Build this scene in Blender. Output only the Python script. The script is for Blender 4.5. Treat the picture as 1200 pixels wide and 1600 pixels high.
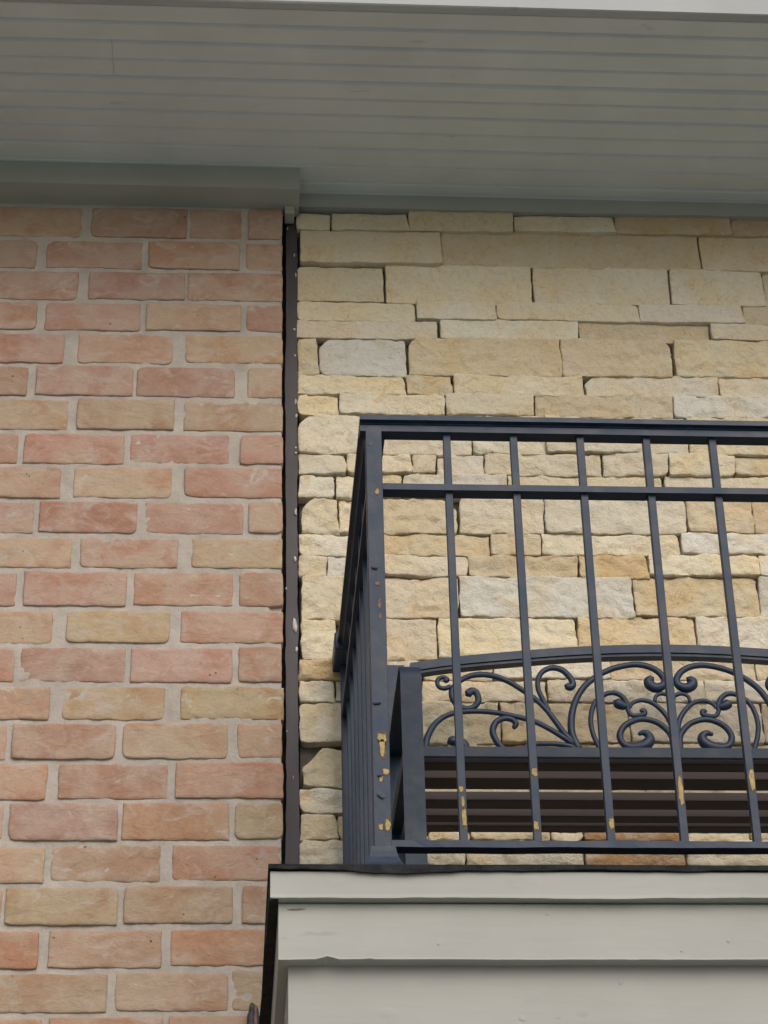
import bpy, bmesh, math, random
from mathutils import Vector, Matrix, noise

for o in list(bpy.data.objects):
    bpy.data.objects.remove(o)
scene = bpy.context.scene
col = scene.collection
random.seed(11)

# ------------------------------------------------------------------ camera
F = 3512.55                                     # focal length in photo pixels (photo 1200 x 1600)
AX = Vector((0.9977291, 0.0131689, 0.0660540))   # world axes in (right, down, forward)
AY = Vector((-0.0635622, 0.5084976, 0.8587142))
AZ = Vector((-0.0222800, -0.8609627, 0.5081799))
CAM = Vector((0.0, -3.8, 1.6))
cam_data = bpy.data.cameras.new('camera')
cam = bpy.data.objects.new('camera', cam_data)
col.objects.link(cam)
right = Vector((AX.x, AY.x, AZ.x)); down = Vector((AX.y, AY.y, AZ.y)); fwd = Vector((AX.z, AY.z, AZ.z))
M = Matrix((right, -down, -fwd)).transposed().to_4x4()
M.translation = CAM
cam.matrix_world = M
cam_data.sensor_fit = 'HORIZONTAL'
cam_data.sensor_width = 36.0
cam_data.lens = 36.0 * F / 1200.0
cam_data.clip_start = 0.05
cam_data.clip_end = 500.0
scene.camera = cam

# ------------------------------------------------------------------ daylight, overcast
SUN_EL = math.radians(36.0)
SUN_DIR = Vector((0.26, -0.97, 0.0)).normalized()        # horizontal direction towards the sun
world = bpy.data.worlds.new('World')
scene.world = world
world.use_nodes = True
wn = world.node_tree.nodes; wl = world.node_tree.links
wn.clear()
sky = wn.new('ShaderNodeTexSky'); sky.sky_type = 'NISHITA'; sky.sun_disc = False
sky.sun_elevation = SUN_EL
sky.sun_rotation = math.atan2(SUN_DIR.x, SUN_DIR.y)
sky.air_density = 1.0; sky.dust_density = 4.0; sky.ozone_density = 1.0
bg = wn.new('ShaderNodeBackground'); bg.inputs['Strength'].default_value = 0.12
wo = wn.new('ShaderNodeOutputWorld')
wl.new(sky.outputs[0], bg.inputs[0]); wl.new(bg.outputs[0], wo.inputs[0])
sun_data = bpy.data.lights.new('sun', 'SUN')
sun_data.energy = 1.15; sun_data.angle = math.radians(60.0); sun_data.color = (1.0, 0.985, 0.965)
sun = bpy.data.objects.new('sun', sun_data); col.objects.link(sun)
to_sun = Vector((SUN_DIR.x * math.cos(SUN_EL), SUN_DIR.y * math.cos(SUN_EL), math.sin(SUN_EL)))
sun.rotation_euler = to_sun.to_track_quat('Z', 'Y').to_euler()
sun.location = to_sun * 20
vs = scene.view_settings
vs.view_transform = 'Standard'; vs.look = 'None'; vs.gamma = 1.0; vs.use_curve_mapping = False
vs.exposure = -0.04
scene.render.engine = 'CYCLES'
scene.cycles.max_bounces = 5
scene.cycles.diffuse_bounces = 4

# ------------------------------------------------------------------ helpers
def at(px, py, y):
    """point of the plane Y = y that the photograph shows at pixel (px, py)"""
    d = (px - 600) * right + (py - 800) * down + F * fwd
    return CAM + d * ((y - CAM.y) / d.y)

def atz(px, py, z):
    d = (px - 600) * right + (py - 800) * down + F * fwd
    return CAM + d * ((z - CAM.z) / d.z)

class MB:
    """collects verts and faces; build() links them as one mesh object"""
    def __init__(s):
        s.v = []; s.f = []; s.sm = []; s.t = []; s.tint = (1, 1, 1, 0)
    def vert(s, p):
        s.v.append(tuple(p)); s.t.append(s.tint); return len(s.v) - 1
    def face(s, idx, smooth=False):
        s.f.append(tuple(idx)); s.sm.append(smooth)
    def build(s, name, mat, parent=None, origin=None, kind=None):
        if origin is None:
            origin = Vector((0, 0, 0))
        o0 = Vector(origin)
        me = bpy.data.meshes.new(name)
        me.from_pydata([(p[0]-o0.x, p[1]-o0.y, p[2]-o0.z) for p in s.v], [], s.f)
        me.polygons.foreach_set('use_smooth', s.sm)
        a = me.color_attributes.new('tint', 'FLOAT_COLOR', 'POINT')
        a.data.foreach_set('color', [c for t in s.t for c in t])
        me.materials.append(mat)
        me.update()
        ob = bpy.data.objects.new(name, me)
        col.objects.link(ob)
        if parent is not None:
            ob.parent = parent
            ob.location = o0 - pworld(parent)
        else:
            ob.location = o0
        if kind:
            ob['kind'] = kind
        return ob

WORLD = {}
def pworld(o):
    p = Vector((0, 0, 0))
    while o is not None:
        p += o.location; o = o.parent
    return p

def thing(name, label, cat, loc=(0, 0, 0), group=None):
    o = bpy.data.objects.new(name, None)
    col.objects.link(o)
    o.location = loc; o.empty_display_size = 0.1
    o['label'] = label; o['category'] = cat
    if group:
        o['group'] = group
    return o

def box(mb, x0, x1, y0, y1, z0, z1, bev=0.0):
    """axis box with bevelled long edges"""
    bm = bmesh.new()
    bmesh.ops.create_cube(bm, size=1.0)
    for v in bm.verts:
        v.co = Vector(((x0+x1)/2 + v.co.x*(x1-x0), (y0+y1)/2 + v.co.y*(y1-y0), (z0+z1)/2 + v.co.z*(z1-z0)))
    if bev > 0:
        bmesh.ops.bevel(bm, geom=list(bm.edges), offset=bev, segments=2, profile=0.5, affect='EDGES')
    base = len(mb.v)
    bm.verts.index_update()
    for v in bm.verts:
        mb.vert(v.co)
    for f in bm.faces:
        mb.face([base + v.index for v in f.verts], False)
    bm.free()

def profile_x(mb, prof, x0, x1, n=1, wob=0.0, seed=0.0, wfun=None, smooth=False):
    """closed (y, z) profile swept along X in n steps; wfun(x, k) -> (dy, dz) per profile point k"""
    rings = []
    for i in range(n + 1):
        x = x0 + (x1 - x0) * i / n
        ring = []
        for k, (y, z) in enumerate(prof):
            dy = dz = 0.0
            if wfun:
                dy, dz = wfun(x, k)
            ring.append(mb.vert((x, y + dy, z + dz)))
        rings.append(ring)
    m = len(prof)
    for i in range(n):
        for k in range(m):
            a, b = rings[i][k], rings[i][(k+1) % m]
            c, d = rings[i+1][(k+1) % m], rings[i+1][k]
            mb.face((a, b, c, d), smooth)
    mb.face(rings[0][::-1]); mb.face(rings[-1])

def n1(x, s):
    return noise.noise(Vector((x, s * 7.31, s * 3.17)))

def params(L, step, edge=(0.0, 0.002, 0.006)):
    """positions 0..L: tight near both ends, about step apart between"""
    if L < 0.03:
        return [0, L*0.12, L*0.5, L*0.88, L]
    e = list(edge)
    inner = L - 2 * e[-1]
    n = max(1, round(inner / step))
    ps = e[:-1] + [e[-1] + inner * i / n for i in range(n + 1)] + [L - q for q in reversed(e[:-1])]
    return ps

def piece(mb, xl, xr, zb, zt, yf, yback, seed, step=0.007, wav=0.002, rough=0.002, rnd=0.004,
          corner=(0.004, 0.004, 0.004, 0.004), tilt=(0, 0), coarse=False, crease=0.0, rowtilt=0.0, lean=0.0, facet=0.0, redge=0.0065):
    """one brick or stone: irregular outline, rounded arrises, uneven face; face towards -Y"""
    W = xr - xl; H = zt - zb
    if coarse:
        us = [0, 0.006, W*0.5, W-0.006, W]; vs_ = [0, 0.006, H*0.5, H-0.006, H]
    else:
        us = params(W, step); vs_ = params(H, step)
    ctl, ctr, cbl, cbr = corner
    R = 0.007 + 1.1 * max(corner)
    def cut(c, d):
        return c * max(0.0, 1 - d / R) ** 2
    nx, nz = len(us), len(vs_)
    grid = []
    for j, v in enumerate(vs_):
        row = []
        fv = v / H
        for i, u in enumerate(us):
            fu = u / W
            x = xl + u; z = zb + v
            # outline waviness, fading to the inside
            top = wav * n1(x * 28, seed) + 0.6 * wav * n1(x * 90, seed + 1) - cut(ctl, u) - cut(ctr, W - u)
            bot = wav * n1(x * 28, seed + 2) + 0.6 * wav * n1(x * 90, seed + 3) + cut(cbl, u) + cut(cbr, W - u)
            lef = 0.8*wav * n1(z * 40, seed + 4) + 0.5*wav * n1(z * 110, seed + 5) + cut(ctl, H - v) + cut(cbl, v)
            rig = 0.8*wav * n1(z * 40, seed + 6) + 0.5*wav * n1(z * 110, seed + 7) - cut(ctr, H - v) - cut(cbr, v)
            z += top * fv ** 2 + bot * (1 - fv) ** 2
            x += rig * fu ** 4 + lef * (1 - fu) ** 4
            x += lean * (fv - 0.5) * (1 if fu > 0.5 else 0)
            d = min(u, W - u, v, H - v)
            e = max(0.0, 1 - d / redge)
            y = yf + rnd * e * e
            q = Vector((x * 22, seed * 5.0, z * 26))
            y -= rough * 1.3 * noise.noise(q)
            q2 = Vector((x * 70, seed * 9.0, z * 95))
            y -= rough * 0.75 * noise.noise(q2)
            if facet > 0:
                q4 = Vector((x * 24 + 0.35 * noise.noise(q2), seed * 11.0, z * 30))
                cp = noise.voronoi(q4)[1][0]
                hsh = noise.cell_vector(cp * 7.77)
                y += facet * ((hsh.x - 0.5) * (q4.x - cp.x) + (hsh.z - 0.5) * (q4.z - cp.z) * 1.3 + 0.25 * (hsh.y - 0.5))
            if crease > 0:
                q3 = Vector((x * 14 + 3*noise.noise(q), seed * 3.0, z * 60))
                y += crease * max(0.0, noise.noise(q3) - 0.25) * 3
            y += tilt[0] * (fu - 0.5) * W + tilt[1] * (fv - 0.5) * H
            z += rowtilt * (x)
            row.append(mb.vert((x, y, z)))
        grid.append(row)
    for j in range(nz - 1):
        for i in range(nx - 1):
            mb.face((grid[j][i], grid[j][i+1], grid[j+1][i+1], grid[j+1][i]), True)
    ring = [grid[0][i] for i in range(nx)] + [grid[j][nx-1] for j in range(1, nz)] \
        + [grid[nz-1][i] for i in range(nx-2, -1, -1)] + [grid[j][0] for j in range(nz-2, 0, -1)]
    back = []
    for k in ring:
        p = mb.v[k]
        back.append(mb.vert((p[0], yback, p[2])))
    n = len(ring)
    for k in range(n):
        mb.face((ring[(k+1) % n], ring[k], back[k], back[(k+1) % n]), False)

# ------------------------------------------------------------------ materials
def mat_new(name):
    m = bpy.data.materials.new(name); m.use_nodes = True
    nt = m.node_tree; nt.nodes.clear()
    out = nt.nodes.new('ShaderNodeOutputMaterial')
    b = nt.nodes.new('ShaderNodeBsdfPrincipled')
    nt.links.new(b.outputs[0], out.inputs[0])
    return m, nt, b

class G:
    """tiny node-graph helper"""
    def __init__(s, nt):
        s.nt = nt
    def n(s, t, **kw):
        x = s.nt.nodes.new(t)
        for k, v in kw.items():
            setattr(x, k, v)
        return x
    def set(s, node, **kw):
        for k, v in kw.items():
            inp = node.inputs[k.replace('_', ' ')]
            if hasattr(v, 'is_output'):
                s.nt.links.new(v, inp)
            else:
                inp.default_value = v
        return node
    def coords(s, scale=(1, 1, 1), offset=None):
        g = s.n('ShaderNodeNewGeometry')
        m = s.n('ShaderNodeMapping'); m.inputs['Scale'].default_value = scale
        s.nt.links.new(g.outputs['Position'], m.inputs['Vector'])
        if offset is not None:
            c = s.n('ShaderNodeCombineXYZ')
            for k in range(3):
                mm = s.math('MULTIPLY', offset, (37.0, 91.0, 53.0)[k]); s.nt.links.new(mm, c.inputs[k])
            s.nt.links.new(c.outputs[0], m.inputs['Location'])
        return m.outputs[0]
    def noise(s, vec, scale, detail=4.0, rough=0.55, dist=0.0):
        x = s.n('ShaderNodeTexNoise')
        s.nt.links.new(vec, x.inputs['Vector'])
        x.inputs['Scale'].default_value = scale; x.inputs['Detail'].default_value = detail
        x.inputs['Roughness'].default_value = rough; x.inputs['Distortion'].default_value = dist
        return x.outputs['Fac']
    def math(s, op, a, b=0.0, clamp=False):
        x = s.n('ShaderNodeMath', operation=op); x.use_clamp = clamp
        for k, v in enumerate((a, b)):
            if hasattr(v, 'is_output'): s.nt.links.new(v, x.inputs[k])
            else: x.inputs[k].default_value = v
        return x.outputs[0]
    def ramp(s, fac, lo, hi, a=0.0, b=1.0):
        x = s.n('ShaderNodeMapRange')
        s.nt.links.new(fac, x.inputs['Value'])
        x.inputs['From Min'].default_value = lo; x.inputs['From Max'].default_value = hi
        x.inputs['To Min'].default_value = a; x.inputs['To Max'].default_value = b
        return x.outputs[0]
    def mix(s, fac, a, b, mode='MIX'):
        x = s.n('ShaderNodeMix', data_type='RGBA', blend_type=mode)
        for k, v in ((0, fac), (6, a), (7, b)):
            if hasattr(v, 'is_output'): s.nt.links.new(v, x.inputs[k])
            else: x.inputs[k].default_value = (tuple(v) + (1,)) if (k and len(v) == 3) else v
        return x.outputs[2]
    def bump(s, h, strength, dist, prev=None):
        x = s.n('ShaderNodeBump')
        x.inputs['Strength'].default_value = strength; x.inputs['Distance'].default_value = dist
        s.nt.links.new(h, x.inputs['Height'])
        if prev is not None: s.nt.links.new(prev, x.inputs['Normal'])
        return x.outputs[0]

def brick_material():
    m, nt, b = mat_new('brick_clay'); g = G(nt)
    at_ = g.n('ShaderNodeAttribute', attribute_name='tint')
    base = at_.outputs['Color']; seed = at_.outputs['Alpha']
    v = g.coords((1, 1, 1), seed)
    vs2 = g.coords((0.75, 1, 1.25), seed)
    big = g.noise(v, 11, 4, 0.6, 0.5)
    streak = g.noise(vs2, 55, 5, 0.6, 0.6)
    fine = g.noise(v, 230, 4, 0.65)
    c = g.mix(g.ramp(big, 0.45, 0.62), base, g.mix(1.0, base, (0.90, 0.74, 0.64), 'MULTIPLY'))
    c = g.mix(g.ramp(big, 0.50, 0.36, 0.0, 0.85), c, g.mix(0.6, base, (0.43, 0.345, 0.25)))
    c = g.mix(g.ramp(streak, 0.35, 0.7, 0.0, 0.35), c, g.mix(1.0, base, (1.28, 1.25, 1.2), 'MULTIPLY'))
    # lime bloom and mortar smears
    eff = g.noise(vs2, 24, 4, 0.7, 1.0)
    c = g.mix(g.ramp(eff, 0.52, 0.70, 0.0, 0.62), c, (0.50, 0.44, 0.40))
    fl = g.noise(v, 20, 4, 0.65, 0.8)
    c = g.mix(g.ramp(fl, 0.66, 0.73, 0.0, 0.6), c, (0.54, 0.51, 0.46))
    soot = g.noise(v, 8, 4, 0.6, 0.6)
    c = g.mix(g.ramp(soot, 0.60, 0.76, 0, 0.55), c, g.mix(1.0, c, (0.66, 0.62, 0.6), 'MULTIPLY'))
    # dark pits
    pit = g.n('ShaderNodeTexVoronoi'); nt.links.new(v, pit.inputs['Vector']); pit.inputs['Scale'].default_value = 55
    pm = g.math('MULTIPLY', g.ramp(pit.outputs['Distance'], 0.15, 0.07), g.ramp(g.noise(v, 21, 2), 0.61, 0.68))
    c = g.mix(pm, c, (0.07, 0.05, 0.04))
    c = g.mix(g.ramp(fine, 0.3, 0.75, 0.0, 0.28), c, g.mix(1.0, c, (0.62, 0.6, 0.58), 'MULTIPLY'))
    nt.links.new(c, b.inputs['Base Color'])
    b.inputs['Roughness'].default_value = 0.92; b.inputs['Specular IOR Level'].default_value = 0.25
    n1_ = g.bump(fine, 0.5, 0.0012)
    n2_ = g.bump(streak, 0.75, 0.0045, n1_)
    nt.links.new(n2_, b.inputs['Normal'])
    return m

def stone_material():
    m, nt, b = mat_new('limestone'); g = G(nt)
    at_ = g.n('ShaderNodeAttribute', attribute_name='tint')
    base = at_.outputs['Color']; seed = at_.outputs['Alpha']
    v = g.coords((1, 1, 1), seed)
    vd = g.coords((0.9, 1, 1.15), seed)
    big = g.noise(v, 9, 4, 0.55, 0.4)
    c = g.mix(g.ramp(big, 0.40, 0.66, 0.0, 0.62), base, g.mix(1.0, base, (0.98, 0.86, 0.66), 'MULTIPLY'))
    st = g.noise(v, 17, 5, 0.6, 0.8)
    c = g.mix(g.ramp(st, 0.60, 0.72, 0.0, 0.65), c, g.mix(1.0, base, (0.92, 0.70, 0.44), 'MULTIPLY'))
    vein = g.math('ABSOLUTE', g.math('SUBTRACT', g.noise(v, 11, 3, 0.6, 1.2), 0.5))
    c = g.mix(g.math('MULTIPLY', g.ramp(vein, 0.012, 0.0, 0, 0.55), g.ramp(big, 0.45, 0.6)), c, g.mix(1.0, base, (0.72, 0.52, 0.34), 'MULTIPLY'))
    pale = g.noise(v, 26, 4, 0.6)
    c = g.mix(g.ramp(pale, 0.50, 0.70, 0.0, 0.5), c, (0.63, 0.59, 0.50))
    chips = g.noise(vd, 85, 4, 0.68, 0.7)
    c = g.mix(g.ramp(chips, 0.48, 0.32, 0.0, 0.34), c, g.mix(1.0, c, (0.66, 0.60, 0.52), 'MULTIPLY'))
    nt.links.new(c, b.inputs['Base Color'])
    b.inputs['Roughness'].default_value = 0.9; b.inputs['Specular IOR Level'].default_value = 0.25
    n0 = g.bump(chips, 0.75, 0.006)
    rv = nt.nodes.new('ShaderNodeMapping'); rv.inputs['Rotation'].default_value = (0.3, 0.7, 0.2); nt.links.new(v, rv.inputs['Vector'])
    vo = g.n('ShaderNodeTexVoronoi', feature='SMOOTH_F1'); vo.inputs['Scale'].default_value = 46; vo.inputs['Smoothness'].default_value = 0.25
    vm = g.n('ShaderNodeVectorMath', operation='MULTIPLY_ADD'); nzc = g.n('ShaderNodeTexNoise'); nt.links.new(v, nzc.inputs['Vector']); nzc.inputs['Scale'].default_value = 34; nzc.inputs['Detail'].default_value = 4
    nt.links.new(nzc.outputs['Color'], vm.inputs[0]); vm.inputs[1].default_value = (0.04, 0.04, 0.04); nt.links.new(rv.outputs[0], vm.inputs[2])
    nt.links.new(vm.outputs[0], vo.inputs['Vector'])
    n2 = g.bump(vo.outputs['Distance'], 0.30, 0.005, n0)
    nt.links.new(n2, b.inputs['Normal'])
    return m

def simple(name, colr, rough=0.6, var=0.12, scale=12.0, stretch=(1, 1, 1), bump=0.0, bscale=80.0, bdist=0.002, spec=0.4, dark=None, metal=0.0):
    m, nt, b = mat_new(name); g = G(nt)
    v = g.coords(stretch)
    nz = g.noise(v, scale, 5, 0.6, 0.3)
    lo = tuple(x * (1 - var) for x in colr) if dark is None else dark
    hi = tuple(min(1, x * (1 + var)) for x in colr)
    c = g.mix(g.ramp(nz, 0.3, 0.7), lo, hi)
    nt.links.new(c, b.inputs['Base Color'])
    b.inputs['Roughness'].default_value = rough; b.inputs['Specular IOR Level'].default_value = spec
    b.inputs['Metallic'].default_value = metal
    if bump:
        nt.links.new(g.bump(g.noise(v, bscale, 5, 0.6), bump, bdist), b.inputs['Normal'])
    return m

def paint_material(name, colr, scale_dirt=6.0, green=0.0, rough=0.55):
    """old gloss paint on wood: faint brush grain, small dings, weak dirt"""
    m, nt, b = mat_new(name); g = G(nt)
    v = g.coords(); vl = g.coords((0.12, 1, 1))
    dirt = g.noise(v, scale_dirt, 5, 0.6)
    grain = g.noise(vl, 120, 4, 0.6)
    c = g.mix(g.ramp(dirt, 0.35, 0.7), colr, tuple(x * 0.88 for x in colr))
    c = g.mix(g.ramp(grain, 0.45, 0.75, 0, 0.16), c, tuple(x * 0.8 for x in colr))
    spots = g.noise(g.coords((0.35, 1, 1)), 30, 3, 0.5)
    c = g.mix(g.ramp(spots, 0.70, 0.74, 0, 0.5), c, tuple(x * 0.62 for x in colr))
    nt.links.new(c, b.inputs['Base Color'])
    b.inputs['Roughness'].default_value = rough; b.inputs['Specular IOR Level'].default_value = 0.3
    ding = g.ramp(g.noise(g.coords((0.5, 1, 1)), 22, 2, 0.4), 0.66, 0.74)
    nb = g.bump(ding, 0.25, 0.002)
    nb = g.bump(g.noise(g.coords((0.15, 1, 1)), 40, 3, 0.5), 0.25, 0.004, nb)
    nt.links.new(nb, b.inputs['Normal'])
    return m

def iron_material():
    m, nt, b = mat_new('painted_iron'); g = G(nt)
    v = g.coords()
    blotch = g.noise(v, 22, 5, 0.65, 0.4)
    c = g.mix(g.ramp(blotch, 0.3, 0.7), (0.010, 0.022, 0.047), (0.025, 0.045, 0.082))
    wear = g.noise(v, 95, 4, 0.7, 0.5)
    c = g.mix(g.ramp(wear, 0.70, 0.76, 0, 0.6), c, (0.13, 0.10, 0.085))
    nt.links.new(c, b.inputs['Base Color'])
    nt.links.new(g.ramp(blotch, 0.3, 0.7, 0.34, 0.58), b.inputs['Roughness'])
    b.inputs['Specular IOR Level'].default_value = 0.33
    nb = g.bump(g.noise(v, 60, 4, 0.6), 0.35, 0.002)
    nt.links.new(nb, b.inputs['Normal'])
    return m

MAT = {
    'brick': brick_material(),
    'stone': stone_material(),
    'mortar': simple('mortar', (0.435, 0.397, 0.360), 0.95, 0.16, 20, bump=0.55, bscale=150, bdist=0.004, spec=0.15),
    'backing': simple('wall_backing', (0.13, 0.115, 0.095), 0.95, 0.3, 30, bump=0.6, bscale=120, bdist=0.004, spec=0.1),
    'soffit': paint_material('soffit_paint', (0.63, 0.675, 0.69), 5.0),
    'frieze': paint_material('frieze_paint', (0.400, 0.420, 0.385), 5.0),
    'eave_fascia': paint_material('eave_fascia_paint', (0.41, 0.435, 0.45), 4.0),
    'trim': paint_material('trim_paint', (0.395, 0.404, 0.384), 4.0),
    'iron': iron_material(),
    'membrane': simple('roofing_membrane', (0.022, 0.023, 0.025), 0.85, 0.5, 40, bump=0.7, bscale=60, bdist=0.006, spec=0.15),
    'slat': simple('bench_slat_wood', (0.038, 0.024, 0.023), 0.6, 0.3, 40, (0.1, 1, 1), bump=0.3, bscale=90, bdist=0.001),
    'strip': simple('brown_metal', (0.052, 0.047, 0.056), 0.55, 0.22, 25, (1, 1, 0.3), bump=0.25, bscale=60, bdist=0.002),
    'caulk': simple('caulk', (0.50, 0.48, 0.45), 0.8, 0.2, 90, bump=0.5, bscale=150),
    'primer': simple('yellow_primer', (0.38, 0.285, 0.115), 0.7, 0.3, 160, bump=0.3, bscale=250, bdist=0.0006),
    'bare_wood': simple('weathered_wood', (0.22, 0.215, 0.19), 0.9, 0.3, 80),
    'rim': simple('rusty_paint_edge', (0.095, 0.075, 0.060), 0.8, 0.4, 200),
    'rust': simple('bare_rust', (0.19, 0.115, 0.085), 0.8, 0.35, 160),
    'concrete': simple('concrete_paving', (0.50, 0.50, 0.48), 0.9, 0.15, 3, bump=0.4, bscale=60),
    'grass': simple('lawn', (0.060, 0.125, 0.030), 0.9, 0.35, 9, bump=0.8, bscale=40, bdist=0.03),
    'roof': simple('roof_shingle', (0.09, 0.085, 0.08), 0.9, 0.3, 12, bump=0.5, bscale=30),
    'bracket': simple('weathered_metal', (0.045, 0.045, 0.05), 0.6, 0.5, 60, bump=0.8, bscale=90, bdist=0.004),
    'bracket_red': simple('reddish_metal', (0.16, 0.085, 0.08), 0.6, 0.4, 60, bump=0.4, bscale=90),
}

# ------------------------------------------------------------------ ground
def sheet(name, x0, x1, y0, y1, z, mat, t=0.0):
    mb = MB()
    if t:
        box(mb, x0, x1, y0, y1, z - t, z)
    else:
        mb.face([mb.vert((x0, y0, z)), mb.vert((x1, y0, z)), mb.vert((x1, y1, z)), mb.vert((x0, y1, z))])
    o = mb.build(name, mat); o['kind'] = 'structure'
    return o
sheet('ground', -120, 120, -120, 120, 0.0, MAT['grass'])
sheet('bounce_pavement', -9.0, 9.0, -14.0, -2.3, 0.06, MAT['concrete'], 0.055)  # unseen paving, sized and toned to bounce light up onto the soffit

# ------------------------------------------------------------------ eave: fascia, soffit planks, friezes
ZS = 4.630
eave = thing('roof_eave', 'grey painted eave with boarded soffit above the brick and stone walls', 'eave', (0, -0.3, ZS))
XL, XR = -2.6, 2.6
mb = MB()
wf = lambda x, k: (0.0, 0.0025 * n1(x * 0.9, 40 + (k in (1, 2))) if k in (0, 1, 2, 3) else 0)
profile_x(mb, [(-0.597, ZS - 0.002), (-0.594, ZS - 0.005), (-0.578, ZS - 0.005), (-0.5755, ZS - 0.002), (-0.5755, ZS + 0.19), (-0.597, ZS + 0.19)], XL, XR, 60, wfun=wf)
mb.build('fascia_board', MAT['eave_fascia'], eave)
# planks: each 0.1 m with a bead groove along its middle
edges = [-0.5745, -0.5220, -0.468, -0.366, -0.265, -0.160, -0.051, 0.02]
joints = {2: [atz(177, 108, ZS).x], 3: [1.55], 4: [-1.3], 1: [-1.6]}
for i in range(len(edges) - 1):
    y0, y1 = edges[i], edges[i+1]
    cuts = [XL] + joints.get(i, []) + [XR]
    for a, b in zip(cuts[:-1], cuts[1:]):
        sag = [random.uniform(-0.0012, 0.0012) for _ in range(2)]
        g_ = 0.0048
        ym = (y0 + y1) / 2
        e = 0.0007
        prof = [(y0 + e, ZS + 0.018), (y0 + e, ZS + 0.007), (y0 + e + g_, ZS)]
        if y1 - y0 > 0.07:
            prof += [(ym - 0.004, ZS), (ym - 0.001, ZS + 0.0045), (ym + 0.001, ZS + 0.0045), (ym + 0.004, ZS)]
        prof += [(y1 - e - g_, ZS), (y1 - e, ZS + 0.007), (y1 - e, ZS + 0.018)]
        mb = MB()
        sd = random.random() * 50
        def wfun(x, k, sd=sd, m=len(prof)):
            if k in (0, m - 1):
                return (0, 0)
            return (0.0012 * n1(x * 2.2, sd), 0.0015 * n1(x * 1.6, sd + 3))
        profile_x(mb, prof[::-1], a + 0.0003, b - 0.0003, 50, wfun=wfun)
        mb.build('soffit_plank', MAT['soffit'], eave)
# dark void above the planks, and an unseen roof slab added to block sky light
mb = MB(); box(mb, XL, XR, -0.574, 0.25, ZS + 0.02, ZS + 0.10)
mb.build('soffit_backing', MAT['backing'], eave)
mb = MB()
pr = [(-0.66, ZS + 0.175), (-0.66, ZS + 0.225), (0.9, ZS + 0.95), (0.9, ZS + 0.90)]
profile_x(mb, pr, XL, XR, 1)
mb.build('roof_sky_block', MAT['roof'], eave)
# frieze over the brick: two boards
FX = 0.1262
def wavy(sd, amp=0.0012):
    return lambda x, k: (amp * n1(x * 1.7, sd + k), amp * n1(x * 2.3, sd + 9 + k))
mb = MB(); profile_x(mb, [(-0.0965, 4.5745), (-0.002, 4.5745), (-0.002, ZS - 0.0005), (-0.0965, ZS - 0.0005)], XL, FX, 40, wfun=wavy(3, 0.0008))
mb.build('frieze_board', MAT['frieze'], eave)
mb = MB(); box(mb, 0.0965, 0.1165, -0.040, -0.004, 4.5535, 4.5743, 0.001)
mb.build('frieze_return', MAT['frieze'], eave)
# frieze over the stone
mb = MB(); profile_x(mb, [(-0.013, 4.5940), (0.03, 4.5940), (0.03, ZS - 0.0005), (-0.013, ZS - 0.0005)], FX + 0.001, XR, 40, wfun=wavy(8, 0.0008))
mb.build('frieze_board', MAT['frieze'], eave)

# ------------------------------------------------------------------ brick wall
YB = -0.030
XBR = 0.0935
wall_b = thing('brick_wall', 'wall of mixed pink, tan and orange bricks in light grey mortar', 'wall', (-0.5, 0.1, 0.0))
TILT = math.tan(math.radians(0.7))
XREF = at(250, 800, YB).x
BC = {'p': (0.400, 0.270, 0.210), 't': (0.415, 0.305, 0.215), 'y': (0.400, 0.305, 0.200), 'g': (0.370, 0.290, 0.170),
      'o': (0.420, 0.265, 0.180), 'r': (0.405, 0.258, 0.203), 'R': (0.415, 0.220, 0.142)}
BC = {k: tuple(a * 0.86 + 0.17 * b for a, b in zip(c, (0.45, 0.40, 0.36))) for k, c in BC.items()}     # every brick tone mixed towards a pale warm grey
ROWY = [322, 374, 422, 471, 519, 570, 622, 675, 727, 780, 836, 891, 950, 1008, 1069, 1127, 1189, 1251, 1316, 1381, 1448, 1515, 1584, 1654, 1726]
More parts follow.
